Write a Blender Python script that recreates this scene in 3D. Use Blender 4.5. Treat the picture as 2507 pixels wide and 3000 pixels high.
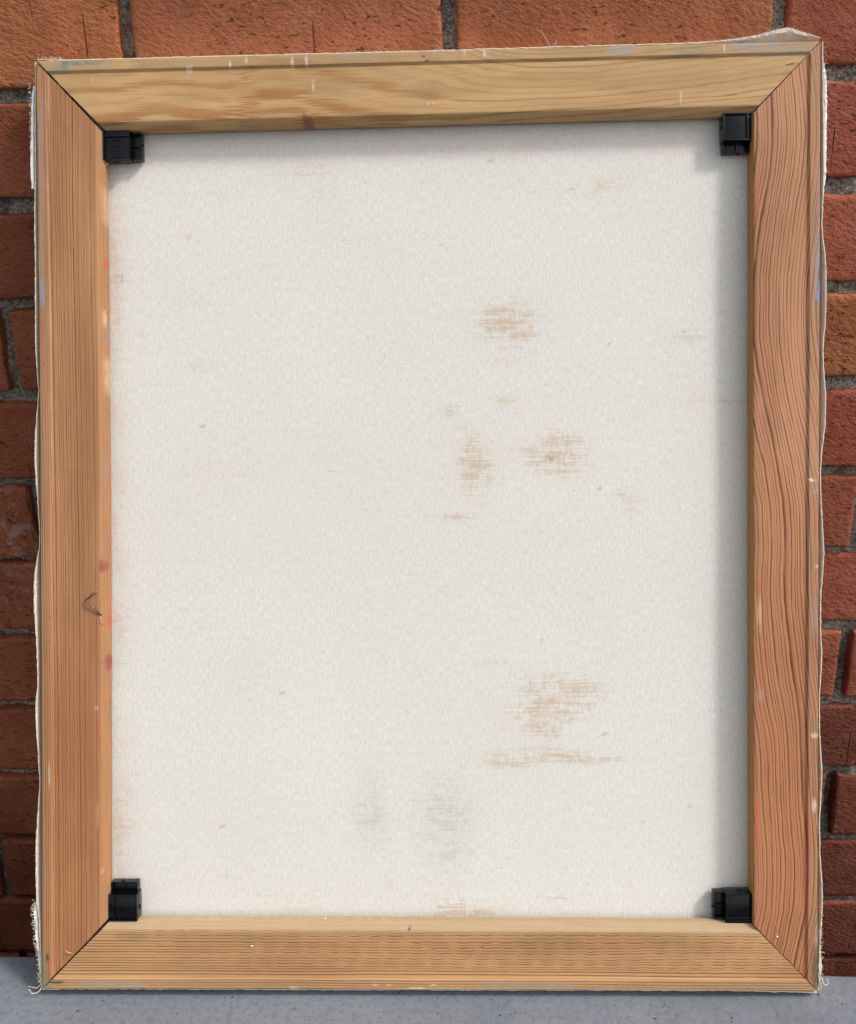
import bpy, bmesh, math, random
import numpy as np
from mathutils import Matrix, Vector

# ------------------------------------------------------------------ camera, sky, sun, exposure
scene = bpy.context.scene
for o in list(bpy.data.objects):
    bpy.data.objects.remove(o, do_unlink=True)
C = scene.collection

cam_d = bpy.data.cameras.new('camera')
cam_d.sensor_fit = 'VERTICAL'
cam_d.sensor_height = 36.0
cam_d.sensor_width = 36.0
cam_d.lens = 37.714
cam_d.shift_y = -0.04286
cam_d.clip_start = 0.02
cam_d.clip_end = 200.0
cam = bpy.data.objects.new('camera', cam_d)
C.objects.link(cam)
R_ = Vector((0.99908, 0.03164, -0.0288)).normalized()
F_ = Vector((-0.04029, 0.92227, -0.38445)).normalized()
U_ = R_.cross(F_).normalized()
cm = Matrix(((R_.x, U_.x, -F_.x, 0.25553), (R_.y, U_.y, -F_.y, -0.81039), (R_.z, U_.z, -F_.z, 0.04941), (0, 0, 0, 1)))
cam.matrix_world = cm
scene.camera = cam

SUN_DIR = Vector((0.620, -0.165, 0.765)).normalized()      # towards the light
SUN_EL = math.asin(SUN_DIR.z)
SUN_AZ = math.atan2(SUN_DIR.x, SUN_DIR.y)                  # clockwise from +Y
world = bpy.data.worlds.new('World')
scene.world = world
world.use_nodes = True
wn = world.node_tree
wn.nodes.clear()
sky = wn.nodes.new('ShaderNodeTexSky')
sky.sky_type = 'NISHITA'
sky.sun_disc = False
sky.sun_elevation = SUN_EL
sky.sun_rotation = SUN_AZ
sky.air_density = 1.0
sky.dust_density = 3.0
sky.ozone_density = 1.0
bg = wn.nodes.new('ShaderNodeBackground')
bg.inputs['Strength'].default_value = 0.15
wo = wn.nodes.new('ShaderNodeOutputWorld')
hs = wn.nodes.new('ShaderNodeHueSaturation')                # hazy, nearly white sky
hs.inputs['Saturation'].default_value = 0.28
wn.links.new(sky.outputs[0], hs.inputs['Color'])
wn.links.new(hs.outputs[0], bg.inputs[0])
wn.links.new(bg.outputs[0], wo.inputs[0])

sun_d = bpy.data.lights.new('sun', 'SUN')
sun_d.energy = 1.5
sun_d.angle = math.radians(8)
sun_d.color = (1.0, 0.95, 0.88)
sun = bpy.data.objects.new('sun', sun_d)
C.objects.link(sun)
sun.rotation_euler = SUN_DIR.to_track_quat('Z', 'Y').to_euler()
sun.location = (1.5, -0.5, 1.8)

vs = scene.view_settings
vs.view_transform = 'Standard'
vs.look = 'None'
vs.exposure = 0.43
vs.gamma = 1.0

# ------------------------------------------------------------------ helpers
rng = np.random.default_rng(7)
random.seed(7)


def lin(r, g, b):
    f = lambda c: c / 12.92 if c <= 0.04045 else ((c + 0.055) / 1.055) ** 2.4
    return (f(r / 255), f(g / 255), f(b / 255), 1.0)


def vnoise(x, y, seed=0):
    """smooth value noise on arrays, range 0..1"""
    x = np.asarray(x, float); y = np.asarray(y, float)
    xi = np.floor(x).astype(np.int64); yi = np.floor(y).astype(np.int64)
    fx = x - xi; fy = y - yi
    fx = fx * fx * (3 - 2 * fx); fy = fy * fy * (3 - 2 * fy)
    def h(a, b):
        n = (a * 374761393 + b * 668265263 + seed * 1442695041) & 0x7fffffff
        n = ((n ^ (n >> 13)) * 1274126177) & 0x7fffffff
        n = (n ^ (n >> 16)) & 0x7fffffff
        return (n % 100003) / 100003.0
    a = h(xi, yi); b = h(xi + 1, yi); c = h(xi, yi + 1); d = h(xi + 1, yi + 1)
    return (a * (1 - fx) + b * fx) * (1 - fy) + (c * (1 - fx) + d * fx) * fy


def fbm(x, y, seed=0, n=3):
    s = 0; a = 0.5; t = 0
    for i in range(n):
        s = s + a * vnoise(x * 2 ** i, y * 2 ** i, seed + i * 17); t += a; a *= 0.5
    return s / t


def mesh_obj(name, verts, faces, mat=None, parent=None, smooth=True, uv=None, col=None):
    me = bpy.data.meshes.new(name)
    me.from_pydata([tuple(map(float, v)) for v in verts], [], [tuple(map(int, f)) for f in faces])
    if uv is not None:
        lay = me.uv_layers.new(name='UVMap')
        vi = np.zeros(len(me.loops), np.int32); me.loops.foreach_get('vertex_index', vi)
        lay.data.foreach_set('uv', np.asarray(uv, np.float32)[vi].ravel())
    if col is not None:
        at = me.color_attributes.new('stain', 'FLOAT_COLOR', 'POINT')
        at.data.foreach_set('color', np.asarray(col, np.float32).ravel())
    if smooth is True:
        me.polygons.foreach_set('use_smooth', [True] * len(me.polygons))
    me.update()
    o = bpy.data.objects.new(name, me)
    C.objects.link(o)
    if mat: me.materials.append(mat)
    if parent is not None: o.parent = parent
    return o


def tag(o, label=None, cat=None, group=None, kind=None):
    if label: o['label'] = label
    if cat: o['category'] = cat
    if group: o['group'] = group
    if kind: o['kind'] = kind
    return o


def autosmooth(o, deg=40):
    me = o.data
    bm = bmesh.new(); bm.from_mesh(me)
    for e in bm.edges:
        if len(e.link_faces) == 2 and e.calc_face_angle(0) > math.radians(deg): e.smooth = False
    for f in bm.faces: f.smooth = True
    bm.to_mesh(me); bm.free()


class Box:
    """collects bevelled boxes into one mesh"""
    def __init__(s): s.bm = bmesh.new()
    def box(s, x0, x1, y0, y1, z0, z1, bev=0.0, seg=2, rot=None):
        t = bmesh.new()
        r = bmesh.ops.create_cube(t, size=1.0)
        for v in t.verts:
            v.co = Vector((x0 + (v.co.x + .5) * (x1 - x0), y0 + (v.co.y + .5) * (y1 - y0), z0 + (v.co.z + .5) * (z1 - z0)))
        if bev > 0:
            bmesh.ops.bevel(t, geom=t.edges[:], offset=bev, segments=seg, affect='EDGES', profile=0.5)
        if rot: bmesh.ops.transform(t, matrix=rot, verts=t.verts[:])
        m = bpy.data.meshes.new('tmp'); t.to_mesh(m); t.free(); s.bm.from_mesh(m); bpy.data.meshes.remove(m)
        return s
    def build(s, name, mat, parent=None):
        me = bpy.data.meshes.new(name); s.bm.to_mesh(me); s.bm.free()
        o = bpy.data.objects.new(name, me); C.objects.link(o); me.materials.append(mat)
        if parent is not None: o.parent = parent
        autosmooth(o, 35)
        return o


def tube_data(pts, r, sides=6, taper=True):
    pts = [Vector(p) for p in pts]
    V = []; Fc = []
    n = len(pts)
    prev = None
    for i, p in enumerate(pts):
        t = (pts[min(i + 1, n - 1)] - pts[max(i - 1, 0)]).normalized()
        a = t.orthogonal().normalized() if prev is None else (prev - t * prev.dot(t)).normalized()
        prev = a; b = t.cross(a)
        rr = r * (1 - 0.45 * i / (n - 1)) if taper else r
        for k in range(sides):
            an = 2 * math.pi * k / sides
            V.append(p + a * math.cos(an) * rr + b * math.sin(an) * rr)
    for i in range(n - 1):
        for k in range(sides):
            k2 = (k + 1) % sides
            Fc.append((i * sides + k, i * sides + k2, (i + 1) * sides + k2, (i + 1) * sides + k))
    Fc.append(tuple(range(sides))[::-1]); Fc.append(tuple(range((n - 1) * sides, n * sides)))
    return V, Fc


def smooth_path(pts, n=24):
    pts = [Vector(p) for p in pts]
    if len(pts) < 3: return [pts[0].lerp(pts[-1], i / 5) for i in range(6)]
    P = [pts[0] * 2 - pts[1]] + pts + [pts[-1] * 2 - pts[-2]]
    out = []
    segs = len(pts) - 1
    for i in range(n + 1):
        t = i / n * segs; k = min(int(t), segs - 1); f = t - k
        a, b, c, d = P[k:k + 4]
        out.append(0.5 * ((2 * b) + (c - a) * f + (2 * a - 5 * b + 4 * c - d) * f * f + (3 * b - 3 * c + d - a) * f ** 3))
    return out


class NG:
    """small wrapper to write node materials as expressions"""
    def __init__(s, name, rough=0.7, spec=0.3):
        s.mat = bpy.data.materials.new(name); s.mat.use_nodes = True
        s.t = s.mat.node_tree; s.t.nodes.clear()
        s.out = s.t.nodes.new('ShaderNodeOutputMaterial')
        s.b = s.t.nodes.new('ShaderNodeBsdfPrincipled')
        s.b.inputs['Roughness'].default_value = rough
        s.b.inputs['Specular IOR Level'].default_value = spec
        s.t.links.new(s.b.outputs[0], s.out.inputs[0])
    def put(s, sock, v):
        if v is None: return
        if isinstance(v, bpy.types.NodeSocket): s.t.links.new(v, sock)
        else:
            if sock.type == 'RGBA' and isinstance(v, (tuple, list)) and len(v) == 3: v = tuple(v) + (1,)
            sock.default_value = v
    def n(s, t, **k):
        nd = s.t.nodes.new(t)
        for a, b in k.items(): setattr(nd, a, b)
        return nd
    def m(s, op, a, b=None, c=None, clamp=False):
        nd = s.n('ShaderNodeMath', operation=op, use_clamp=clamp)
        s.put(nd.inputs[0], a); s.put(nd.inputs[1], b); s.put(nd.inputs[2], c)
        return nd.outputs[0]
    def add(s, a, b): return s.m('ADD', a, b)
    def sub(s, a, b): return s.m('SUBTRACT', a, b)
    def mul(s, a, b): return s.m('MULTIPLY', a, b)
    def mad(s, a, b, c): return s.m('MULTIPLY_ADD', a, b, c)
    def ss(s, x, lo, hi, o0=0.0, o1=1.0):
        nd = s.n('ShaderNodeMapRange', interpolation_type='SMOOTHSTEP')
        for i, v in enumerate((x, lo, hi, o0, o1)): s.put(nd.inputs[i], v)
        return nd.outputs[0]
    def vec(s, x=0.0, y=0.0, z=0.0):
        nd = s.n('ShaderNodeCombineXYZ')
        for i, v in enumerate((x, y, z)): s.put(nd.inputs[i], v)
        return nd.outputs[0]
    def sep(s, v):
        nd = s.n('ShaderNodeSeparateXYZ'); s.put(nd.inputs[0], v); return nd.outputs
    def noise(s, v, scale=1.0, detail=2.0, rough=0.5, dist=0.0):
        nd = s.n('ShaderNodeTexNoise')
        s.put(nd.inputs['Vector'], v); s.put(nd.inputs['Scale'], scale); s.put(nd.inputs['Detail'], detail)
        s.put(nd.inputs['Roughness'], rough); s.put(nd.inputs['Distortion'], dist)
        return nd.outputs[0]
    def vor(s, v, scale, feature='F1', rnd=1.0, out=0):
        nd = s.n('ShaderNodeTexVoronoi', feature=feature)
        s.put(nd.inputs['Vector'], v); s.put(nd.inputs['Scale'], scale); s.put(nd.inputs['Randomness'], rnd)
        return nd.outputs[out]
    def white(s, v):
        nd = s.n('ShaderNodeTexWhiteNoise', noise_dimensions='1D'); s.put(nd.inputs['W'], v); return nd.outputs[0]
    def mix(s, f, a, b, blend='MIX'):
        nd = s.n('ShaderNodeMix', data_type='RGBA', blend_type=blend)
        s.put(nd.inputs[0], f); s.put(nd.inputs[6], a); s.put(nd.inputs[7], b)
        return nd.outputs[2]
    def curve(s, x, pts):
        nd = s.n('ShaderNodeFloatCurve')
        c = nd.mapping.curves[0]
        nd.mapping.use_clip = False
        while len(c.points) < len(pts): c.points.new(0.5, 0.5)
        for p, (a, b) in zip(c.points, pts):
            p.location = (a, b); p.handle_type = 'AUTO'
        nd.mapping.update()
        s.put(nd.inputs[1], x)
        return nd.outputs[0]
    def uv(s):
        nd = s.n('ShaderNodeUVMap', uv_map='UVMap'); return nd.outputs[0]
    def attr(s, name):
        nd = s.n('ShaderNodeAttribute', attribute_name=name); return nd
    def bump(s, h, strength=0.5, dist=0.001, normal=None):
        nd = s.n('ShaderNodeBump'); s.put(nd.inputs['Height'], h)
        nd.inputs['Strength'].default_value = strength; nd.inputs['Distance'].default_value = dist
        if normal is not None: s.put(nd.inputs['Normal'], normal)
        return nd.outputs[0]
    def done(s, col=None, normal=None, rough=None):
        if col is not None: s.put(s.b.inputs['Base Color'], col)
        if normal is not None: s.put(s.b.inputs['Normal'], normal)
        if rough is not None: s.put(s.b.inputs['Roughness'], rough)
        return s.mat


# ------------------------------------------------------------------ materials
def mat_brick():
    g = NG('brick_clay', 0.88, 0.18)
    oi = g.n('ShaderNodeObjectInfo')
    tc = g.n('ShaderNodeTexCoord').outputs['Object']
    off = g.n('ShaderNodeVectorMath', operation='ADD')
    g.put(off.inputs[0], tc)
    sc = g.n('ShaderNodeVectorMath', operation='SCALE'); g.put(sc.inputs[0], (13.7, 5.1, 9.3)); g.put(sc.inputs[3], oi.outputs['Random'])
    g.put(off.inputs[1], sc.outputs[0])
    p = off.outputs[0]
    x, y, z = g.sep(p)
    drag = g.vec(g.add(g.mul(x, 0.7), g.mul(z, 0.35)), y, z)  # clay dragged by the cutting wire
    rough1 = g.noise(drag, 330, 4, 0.6)
    rough2 = g.noise(p, 900, 2, 0.6)
    big = g.noise(p, 18, 3, 0.55)
    mid = g.noise(p, 80, 4, 0.65)
    tear = g.noise(g.vec(g.mul(x, 0.55), y, z), 290, 3, 0.55)
    tearm = g.ss(g.noise(p, 14, 2), 0.40, 0.60)
    pit = g.mul(g.ss(tear, 0.39, 0.32), tearm)               # 1 in torn pits
    scr_m = g.ss(g.noise(p, 24, 2, 0.5), 0.54, 0.64)
    scr = g.m('ABSOLUTE', g.sub(g.m('FRACT', g.mad(g.noise(g.vec(g.mul(x, 26), 0.0, g.mul(z, 3)), 1.0, 2), 0.5, g.mul(x, 27.0))), 0.5))
    scratch = g.mul(g.ss(scr, 0.022, 0.0), scr_m)
    grit = g.mul(g.ss(g.vor(p, 190), 0.13, 0.06), g.ss(g.noise(p, 60, 1), 0.56, 0.64))
    base = oi.outputs['Color']
    c = g.mix(g.ss(big, 0.3, 0.75), g.mix(1.0, base, lin(222, 214, 208), 'MULTIPLY'), base)
    c = g.mix(g.mul(g.ss(mid, 0.45, 0.75), 0.35), c, g.mix(1.0, c, (1.22, 1.30, 1.34, 1), 'MULTIPLY'))
    c = g.mix(g.mul(g.ss(rough1, 0.48, 0.28), 0.40), c, g.mix(1.0, c, lin(150, 130, 120), 'MULTIPLY'))
    c = g.mix(g.mul(pit, 0.75), c, lin(74, 36, 24))
    c = g.mix(g.mul(scratch, 0.6), c, lin(80, 40, 26))
    c = g.mix(g.mul(grit, 0.7), c, lin(222, 172, 136))
    bl = g.mul(g.ss(g.noise(p, 60, 4, 0.7), 0.50, 0.66), oi.outputs['Alpha'])
    c = g.mix(bl, c, lin(176, 164, 162))
    h = g.add(g.mul(rough1, 1.5), g.mul(rough2, 0.35))
    h = g.sub(h, g.mul(pit, 1.2))
    h = g.sub(h, g.mul(scratch, 0.9))
    h = g.add(h, g.add(g.mul(grit, 0.6), g.mul(mid, 0.9)))
    return g.done(c, g.bump(h, 0.9, 0.0017))


def mat_mortar():
    g = NG('sand_mortar', 0.95, 0.1)
    p = g.n('ShaderNodeTexCoord').outputs['Object']
    a = g.noise(p, 420, 3, 0.7); b = g.noise(p, 90, 3, 0.6); d = g.noise(p, 12, 2)
    c = g.mix(g.ss(a, 0.3, 0.72), lin(100, 91, 78), lin(204, 196, 184))
    c = g.mix(g.mul(g.ss(b, 0.50, 0.34), 0.7), c, lin(84, 74, 60))
    c = g.mix(g.mul(g.ss(d, 0.4, 0.65), 0.35), c, lin(120, 110, 88))
    return g.done(c, g.bump(g.add(a, g.mul(b, 1.2)), 1.0, 0.003))


def mat_concrete():
    g = NG('cast_concrete', 0.8, 0.3)
    p = g.n('ShaderNodeTexCoord').outputs['Object']
    big = g.noise(p, 9, 4, 0.6); mid = g.noise(p, 60, 4, 0.6); fine = g.noise(p, 700, 2, 0.6); med = g.noise(p, 220, 3, 0.65)
    c = g.mix(g.ss(big, 0.3, 0.72), lin(110, 115, 122), lin(124, 129, 136))
    c = g.mix(g.mul(g.ss(mid, 0.35, 0.7), 0.30), c, lin(128, 132, 137))
    c = g.mix(g.mul(g.ss(med, 0.55, 0.35), 0.35), c, lin(88, 92, 98))
    c = g.mix(g.mul(g.ss(fine, 0.55, 0.3), 0.25), c, lin(92, 96, 102))
    # air holes of two sizes, only some cells carry one
    hole = None
    for s_, r_, keep in ((90, 0.10, 0.60), (210, 0.17, 0.60), (420, 0.22, 0.57)):
        dist = g.vor(g.vec(*[g.add(g.sep(p)[i], g.mul(g.sub(g.noise(p, 300, 1), 0.5), 0.002)) for i in range(3)]), s_)
        sel = g.ss(g.noise(p, s_ * 0.5, 1), keep, keep + 0.05)
        hh = g.mul(g.ss(dist, r_, r_ * 0.55), sel)
        hole = hh if hole is None else g.m('MAXIMUM', hole, hh)
    c = g.mix(g.mul(hole, 0.85), c, lin(44, 46, 50))
    h = g.sub(g.add(g.mul(fine, 0.25), g.mul(med, 0.35)), g.mul(hole, 1.6))
    return g.done(c, g.bump(h, 0.55, 0.0012))


def wood_common(g, s, v, base, lineamt, dark, bumph, name):
    st = g.attr('stain')
    fib = g.noise(g.vec(g.mul(s, 22), g.mul(v, 1700), 0.0), 1.0, 2, 0.6)
    fib2 = g.noise(g.vec(g.mul(s, 60), g.mul(v, 420), 3.0), 1.0, 3, 0.6)
    c = g.mix(lineamt, base, dark)
    c = g.mix(g.mul(g.ss(fib, 0.35, 0.7), 0.16), c, g.mix(1.0, c, lin(180, 150, 120), 'MULTIPLY'))
    c = g.mix(g.mul(g.ss(fib2, 0.62, 0.8), 0.14), c, lin(236, 206, 170))
    n2 = g.noise(g.vec(g.mul(s, 260), g.mul(v, 420), 7.0), 1.0, 3, 0.6)
    a = g.mul(st.outputs['Alpha'], g.ss(n2, 0.25, 0.62, 0.55, 1.15))
    c = g.mix(g.m('MINIMUM', a, 1.0), c, st.outputs['Color'])
    h = g.add(bumph, g.add(g.mul(fib, 0.22), g.mul(fib2, 0.2)))
    return c, h


def mat_wood_left():
    g = NG('straight_grained_pine', 0.62, 0.3)
    s, v, _ = g.sep(g.uv())
    w1 = g.sub(g.noise(g.vec(g.mul(s, 2.2), g.mul(v, 25), 0.0), 1.0, 2), 0.5)
    w2 = g.sub(g.noise(g.vec(g.mul(s, 22), g.mul(v, 160), 4.0), 1.0, 2), 0.5)
    q = g.add(g.add(v, g.mul(s, 0.006)), g.add(g.mul(w1, 0.007), g.mul(w2, 0.0014)))
    gr = g.mul(q, 1 / 0.0020)
    gr = g.add(gr, g.mul(g.noise(g.vec(g.mul(q, 150), 0.0, 0.0), 1.0, 1), 3.0))
    fr = g.m('FRACT', gr)
    ring = g.white(g.m('FLOOR', gr))
    ln = g.mul(g.ss(fr, 0.50, 0.84), g.ss(fr, 1.0, 0.90))
    brk = g.noise(g.vec(g.mul(s, 55), g.mul(gr, 1.3), 2.0), 1.0, 3, 0.7)
    ln = g.mul(ln, g.mul(g.ss(ring, 0.0, 0.8, 0.25, 1.0), g.ss(brk, 0.25, 0.55, 0.3, 1.0)))
    big = g.noise(g.vec(g.mul(s, 9), g.mul(v, 50), 9.0), 1.0, 3)
    base = g.mix(g.ss(big, 0.3, 0.7), lin(166, 118, 80), lin(184, 135, 94))
    base = g.mix(g.ss(s, 0.42, 0.08, 0.0, 0.5), base, lin(168, 108, 64))
    sap = g.ss(v, 0.041, 0.045)
    base = g.mix(sap, base, lin(164, 122, 86))
    sapn = g.ss(g.noise(g.vec(g.mul(s, 30), g.mul(v, 240), 5.0), 1.0, 2, 0.5, 0.6), 0.5, 0.6)
    ln = g.mul(ln, g.ss(v, 0.041, 0.044, 1.0, 0.25))
    base = g.mix(g.mul(g.mul(sap, sapn), 0.5), base, lin(190, 122, 78))
    tick = g.ss(g.noise(g.vec(g.mul(s, 900), g.mul(v, 120), 11.0), 1.0, 1), 0.66, 0.74)
    base = g.mix(g.mul(tick, 0.25), base, lin(120, 76, 46))
    c, h = wood_common(g, s, v, base, g.mul(ln, 0.72), lin(108, 62, 34), g.mul(ln, -0.9), 'l')
    return g.done(c, g.bump(h, 0.5, 0.0007))


def mat_wood_right():
    g = NG('wavy_grained_pine', 0.6, 0.3)
    s, v, _ = g.sep(g.uv())                      # s runs upwards from the bottom mitre
    t = g.mul(s, 1 / 0.65)
    sl = [(0, -.28), (.04, -.26), (.075, -.2), (.11, -.05), (.163, .12), (.217, .05), (.253, .05), (.307, .18), (.36, .10), (.415, .05), (.45, -.03), (.486, 0), (.53, .2), (.6, .25), (.68, .12), (.74, -.05), (.82, -.2), (.87, -.12), (.9, 0), (.95, .1), (1, .15)]
    # integrate the slope of the grain lines along the bar to a shift across it
    xs = np.linspace(0, 1, 201); sv = np.interp(xs, [a for a, _ in sl], [b for _, b in sl])
    A = -np.concatenate([[0], np.cumsum((sv[1:] + sv[:-1]) / 2 * (xs[1] - xs[0]))]) * 0.65
    A0, A1 = A.min(), A.max()
    pts = [(float(x), float((np.interp(x, xs, A) - A0) / (A1 - A0))) for x in np.linspace(0, 1, 31)]
    sh = g.mad(g.curve(t, pts), float(A1 - A0), float(A0))
    w1 = g.sub(g.noise(g.vec(g.mul(s, 7), g.mul(v, 22), 0.0), 1.0, 2), 0.5)
    w2 = g.sub(g.noise(g.vec(g.mul(s, 60), g.mul(v, 110), 4.0), 1.0, 2, 0.6), 0.5)
    q = g.add(g.add(v, sh), g.add(g.mul(w1, 0.010), g.mul(w2, 0.0016)))
    gr = g.mul(q, 1 / 0.0026)
    gr = g.add(gr, g.mul(g.noise(g.vec(g.mul(q, 95), 0.0, 0.0), 1.0, 1), 3.4))
    fr = g.m('FRACT', gr)
    ring = g.white(g.m('FLOOR', gr))
    ln = g.mul(g.ss(fr, 0.58, 0.84), g.ss(fr, 1.0, 0.93))
    ln = g.mul(ln, g.mul(g.ss(ring, 0.0, 0.6, 0.5, 1.0), g.ss(g.noise(g.vec(g.mul(s, 26), g.mul(gr, 0.9), 5.0), 1.0, 2), 0.3, 0.55, 0.45, 1.0)))
    lt = g.mul(g.ss(fr, 0.0, 0.08), g.ss(fr, 0.30, 0.10))
    big = g.noise(g.vec(g.mul(s, 7), g.mul(v, 40), 9.0), 1.0, 3)
    base = g.mix(g.ss(big, 0.3, 0.7), lin(160, 108, 76), lin(182, 130, 95))
    base = g.mix(g.ss(s, 0.42, 0.10, 0.0, 0.6), base, lin(164, 104, 64))
    base = g.mix(g.mul(lt, 0.45), base, lin(206, 156, 116))
    base = g.mix(g.ss(v, 0.0462, 0.0468), base, lin(172, 122, 70))
    ln = g.mul(ln, g.ss(v, 0.0462, 0.0468, 1.0, 0.12))
    c, h = wood_common(g, s, v, base, g.mul(ln, 0.92), lin(92, 44, 28), g.mul(g.mul(fr, 1.1), g.ss(v, 0.0462, 0.0468, 1.0, 0.1)), 'r')
    return g.done(c, g.bump(h, 0.75, 0.0008))


def mat_wood_top():
    g = NG('pale_flat_sawn_pine', 0.58, 0.35)
    s, v, _ = g.sep(g.uv())                      # s from left to right
    t = g.mul(s, 1 / 0.54)
    # depth of the flat-sawn arches below the outer edge, along the bar
    d = [(0.0, 0.50), (0.10, 0.56), (0.16, 0.40), (0.24, 0.50), (0.30, 0.10), (0.36, 0.30), (0.44, 0.62), (0.52, 0.86), (0.60, 1.0), (0.68, 0.98), (0.78, 0.86), (0.88, 0.72), (1.0, 0.52)]
    feather = g.mul(g.sub(g.noise(g.vec(g.mul(s, 14), g.mul(v, 700), 0.0), 1.0, 3, 0.7), 0.5), g.ss(s, 0.26, 0.34, 0.17, 0.06))
    sh = g.mul(g.curve(g.add(t, feather), d), 0.034)
    w1 = g.sub(g.noise(g.vec(g.mul(s, 10), g.mul(v, 45), 1.0), 1.0, 2), 0.5)
    q = g.add(g.sub(v, sh), g.mul(w1, 0.009))
    dens = g.ss(s, 0.24, 0.36, 1 / 0.0105, 1 / 0.0040)
    gr = g.mul(q, dens)
    gr = g.add(gr, g.mul(g.noise(g.vec(g.mul(q, 90), 0.0, 0.0), 1.0, 1), 1.4))
    fr = g.m('FRACT', gr)
    ring = g.white(g.m('FLOOR', gr))
    ln = g.mul(g.ss(fr, g.ss(s, 0.26, 0.34, 0.46, 0.54), 0.84), g.ss(fr, 1.0, 0.88))
    ln = g.mul(ln, g.ss(ring, 0.1, 0.9, 0.4, 1.0))
    pat = g.noise(g.vec(g.mul(s, 16), g.mul(v, 110), 6.0), 1.0, 3)
    ln = g.mul(ln, g.ss(pat, 0.3, 0.6, 0.65, 1.0))
    big = g.noise(g.vec(g.mul(s, 8), g.mul(v, 70), 9.0), 1.0, 3)
    base = g.mix(g.ss(big, 0.3, 0.7), lin(184, 147, 100), lin(202, 165, 115))
    c, h = wood_common(g, s, v, base, g.mul(ln, 0.78), lin(160, 106, 58), g.mul(ln, 0.3), 't')
    return g.done(c, g.bump(h, 0.3, 0.0006))


def mat_wood_bottom():
    g = NG('saw_marked_pine', 0.66, 0.25)
    s, v, _ = g.sep(g.uv())                      # s from left to right
    w1 = g.sub(g.noise(g.vec(g.mul(s, 3), g.mul(v, 30), 0.0), 1.0, 2), 0.5)
    chw = g.sub(g.noise(g.vec(g.mul(s, 14), g.mul(v, 60), 3.0), 1.0, 2), 0.5)
    csin = g.mad(g.m('SINE', g.add(g.mul(s, 2 * math.pi / 0.0150), g.add(g.mul(chw, 7.0), g.mul(v, -70.0)))), 0.5, 0.5)
    cn = g.ss(g.noise(g.vec(g.mul(s, 130), g.mul(v, 130), 3.0), 1.0, 2, 0.6), 0.34, 0.64)
    chat = g.add(g.mul(csin, 0.6), g.mul(cn, 0.4))             # ripples left by the saw
    zone = g.ss(g.noise(g.vec(g.mul(s, 9), g.mul(v, 12), 5.0), 1.0, 1), 0.30, 0.52)
    zone = g.mul(zone, g.ss(v, 0.012, 0.016))
    q = g.add(v, g.add(g.mul(w1, 0.006), g.mul(g.mul(chat, zone), 0.0006)))
    gr = g.mul(q, 1 / 0.0020)
    gr = g.add(gr, g.mul(g.noise(g.vec(g.mul(q, 170), 0.0, 0.0), 1.0, 1), 1.3))
    fr = g.m('FRACT', gr)
    ring = g.white(g.m('FLOOR', gr))
    ln = g.mul(g.ss(fr, 0.35, 0.78), g.ss(fr, 1.0, 0.86))
    ampx = g.mad(g.sub(chat, 0.75), g.mul(zone, 0.75), 0.75)
    brk = g.noise(g.vec(g.mul(s, 40), g.mul(gr, 1.1), 2.0), 1.0, 3, 0.6)
    ln = g.mul(ln, g.mul(g.ss(ring, 0.0, 0.7, 0.4, 1.0), g.mul(g.ss(ampx, 0.1, 0.8), g.ss(brk, 0.25, 0.5, 0.3, 1.0))))
    big = g.noise(g.vec(g.mul(s, 9), g.mul(v, 50), 9.0), 1.0, 3)
    base = g.mix(g.ss(big, 0.3, 0.7), lin(176, 134, 91), lin(194, 151, 105))
    lt = g.mul(g.mul(g.ss(fr, 0.0, 0.1), g.ss(fr, 0.35, 0.12)), ampx)
    base = g.mix(g.mul(lt, 0.35), base, lin(214, 172, 126))
    inn = g.ss(v, 0.0405, 0.0425)
    base = g.mix(inn, base, lin(182, 156, 122))
    ln = g.mul(ln, g.ss(v, 0.0405, 0.0425, 1.0, 0.12))
    c, h = wood_common(g, s, v, base, g.mul(ln, 0.74), lin(122, 78, 44), g.mul(ln, -1.0), 'b')
    return g.done(c, g.bump(h, 0.55, 0.0008))


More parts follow.
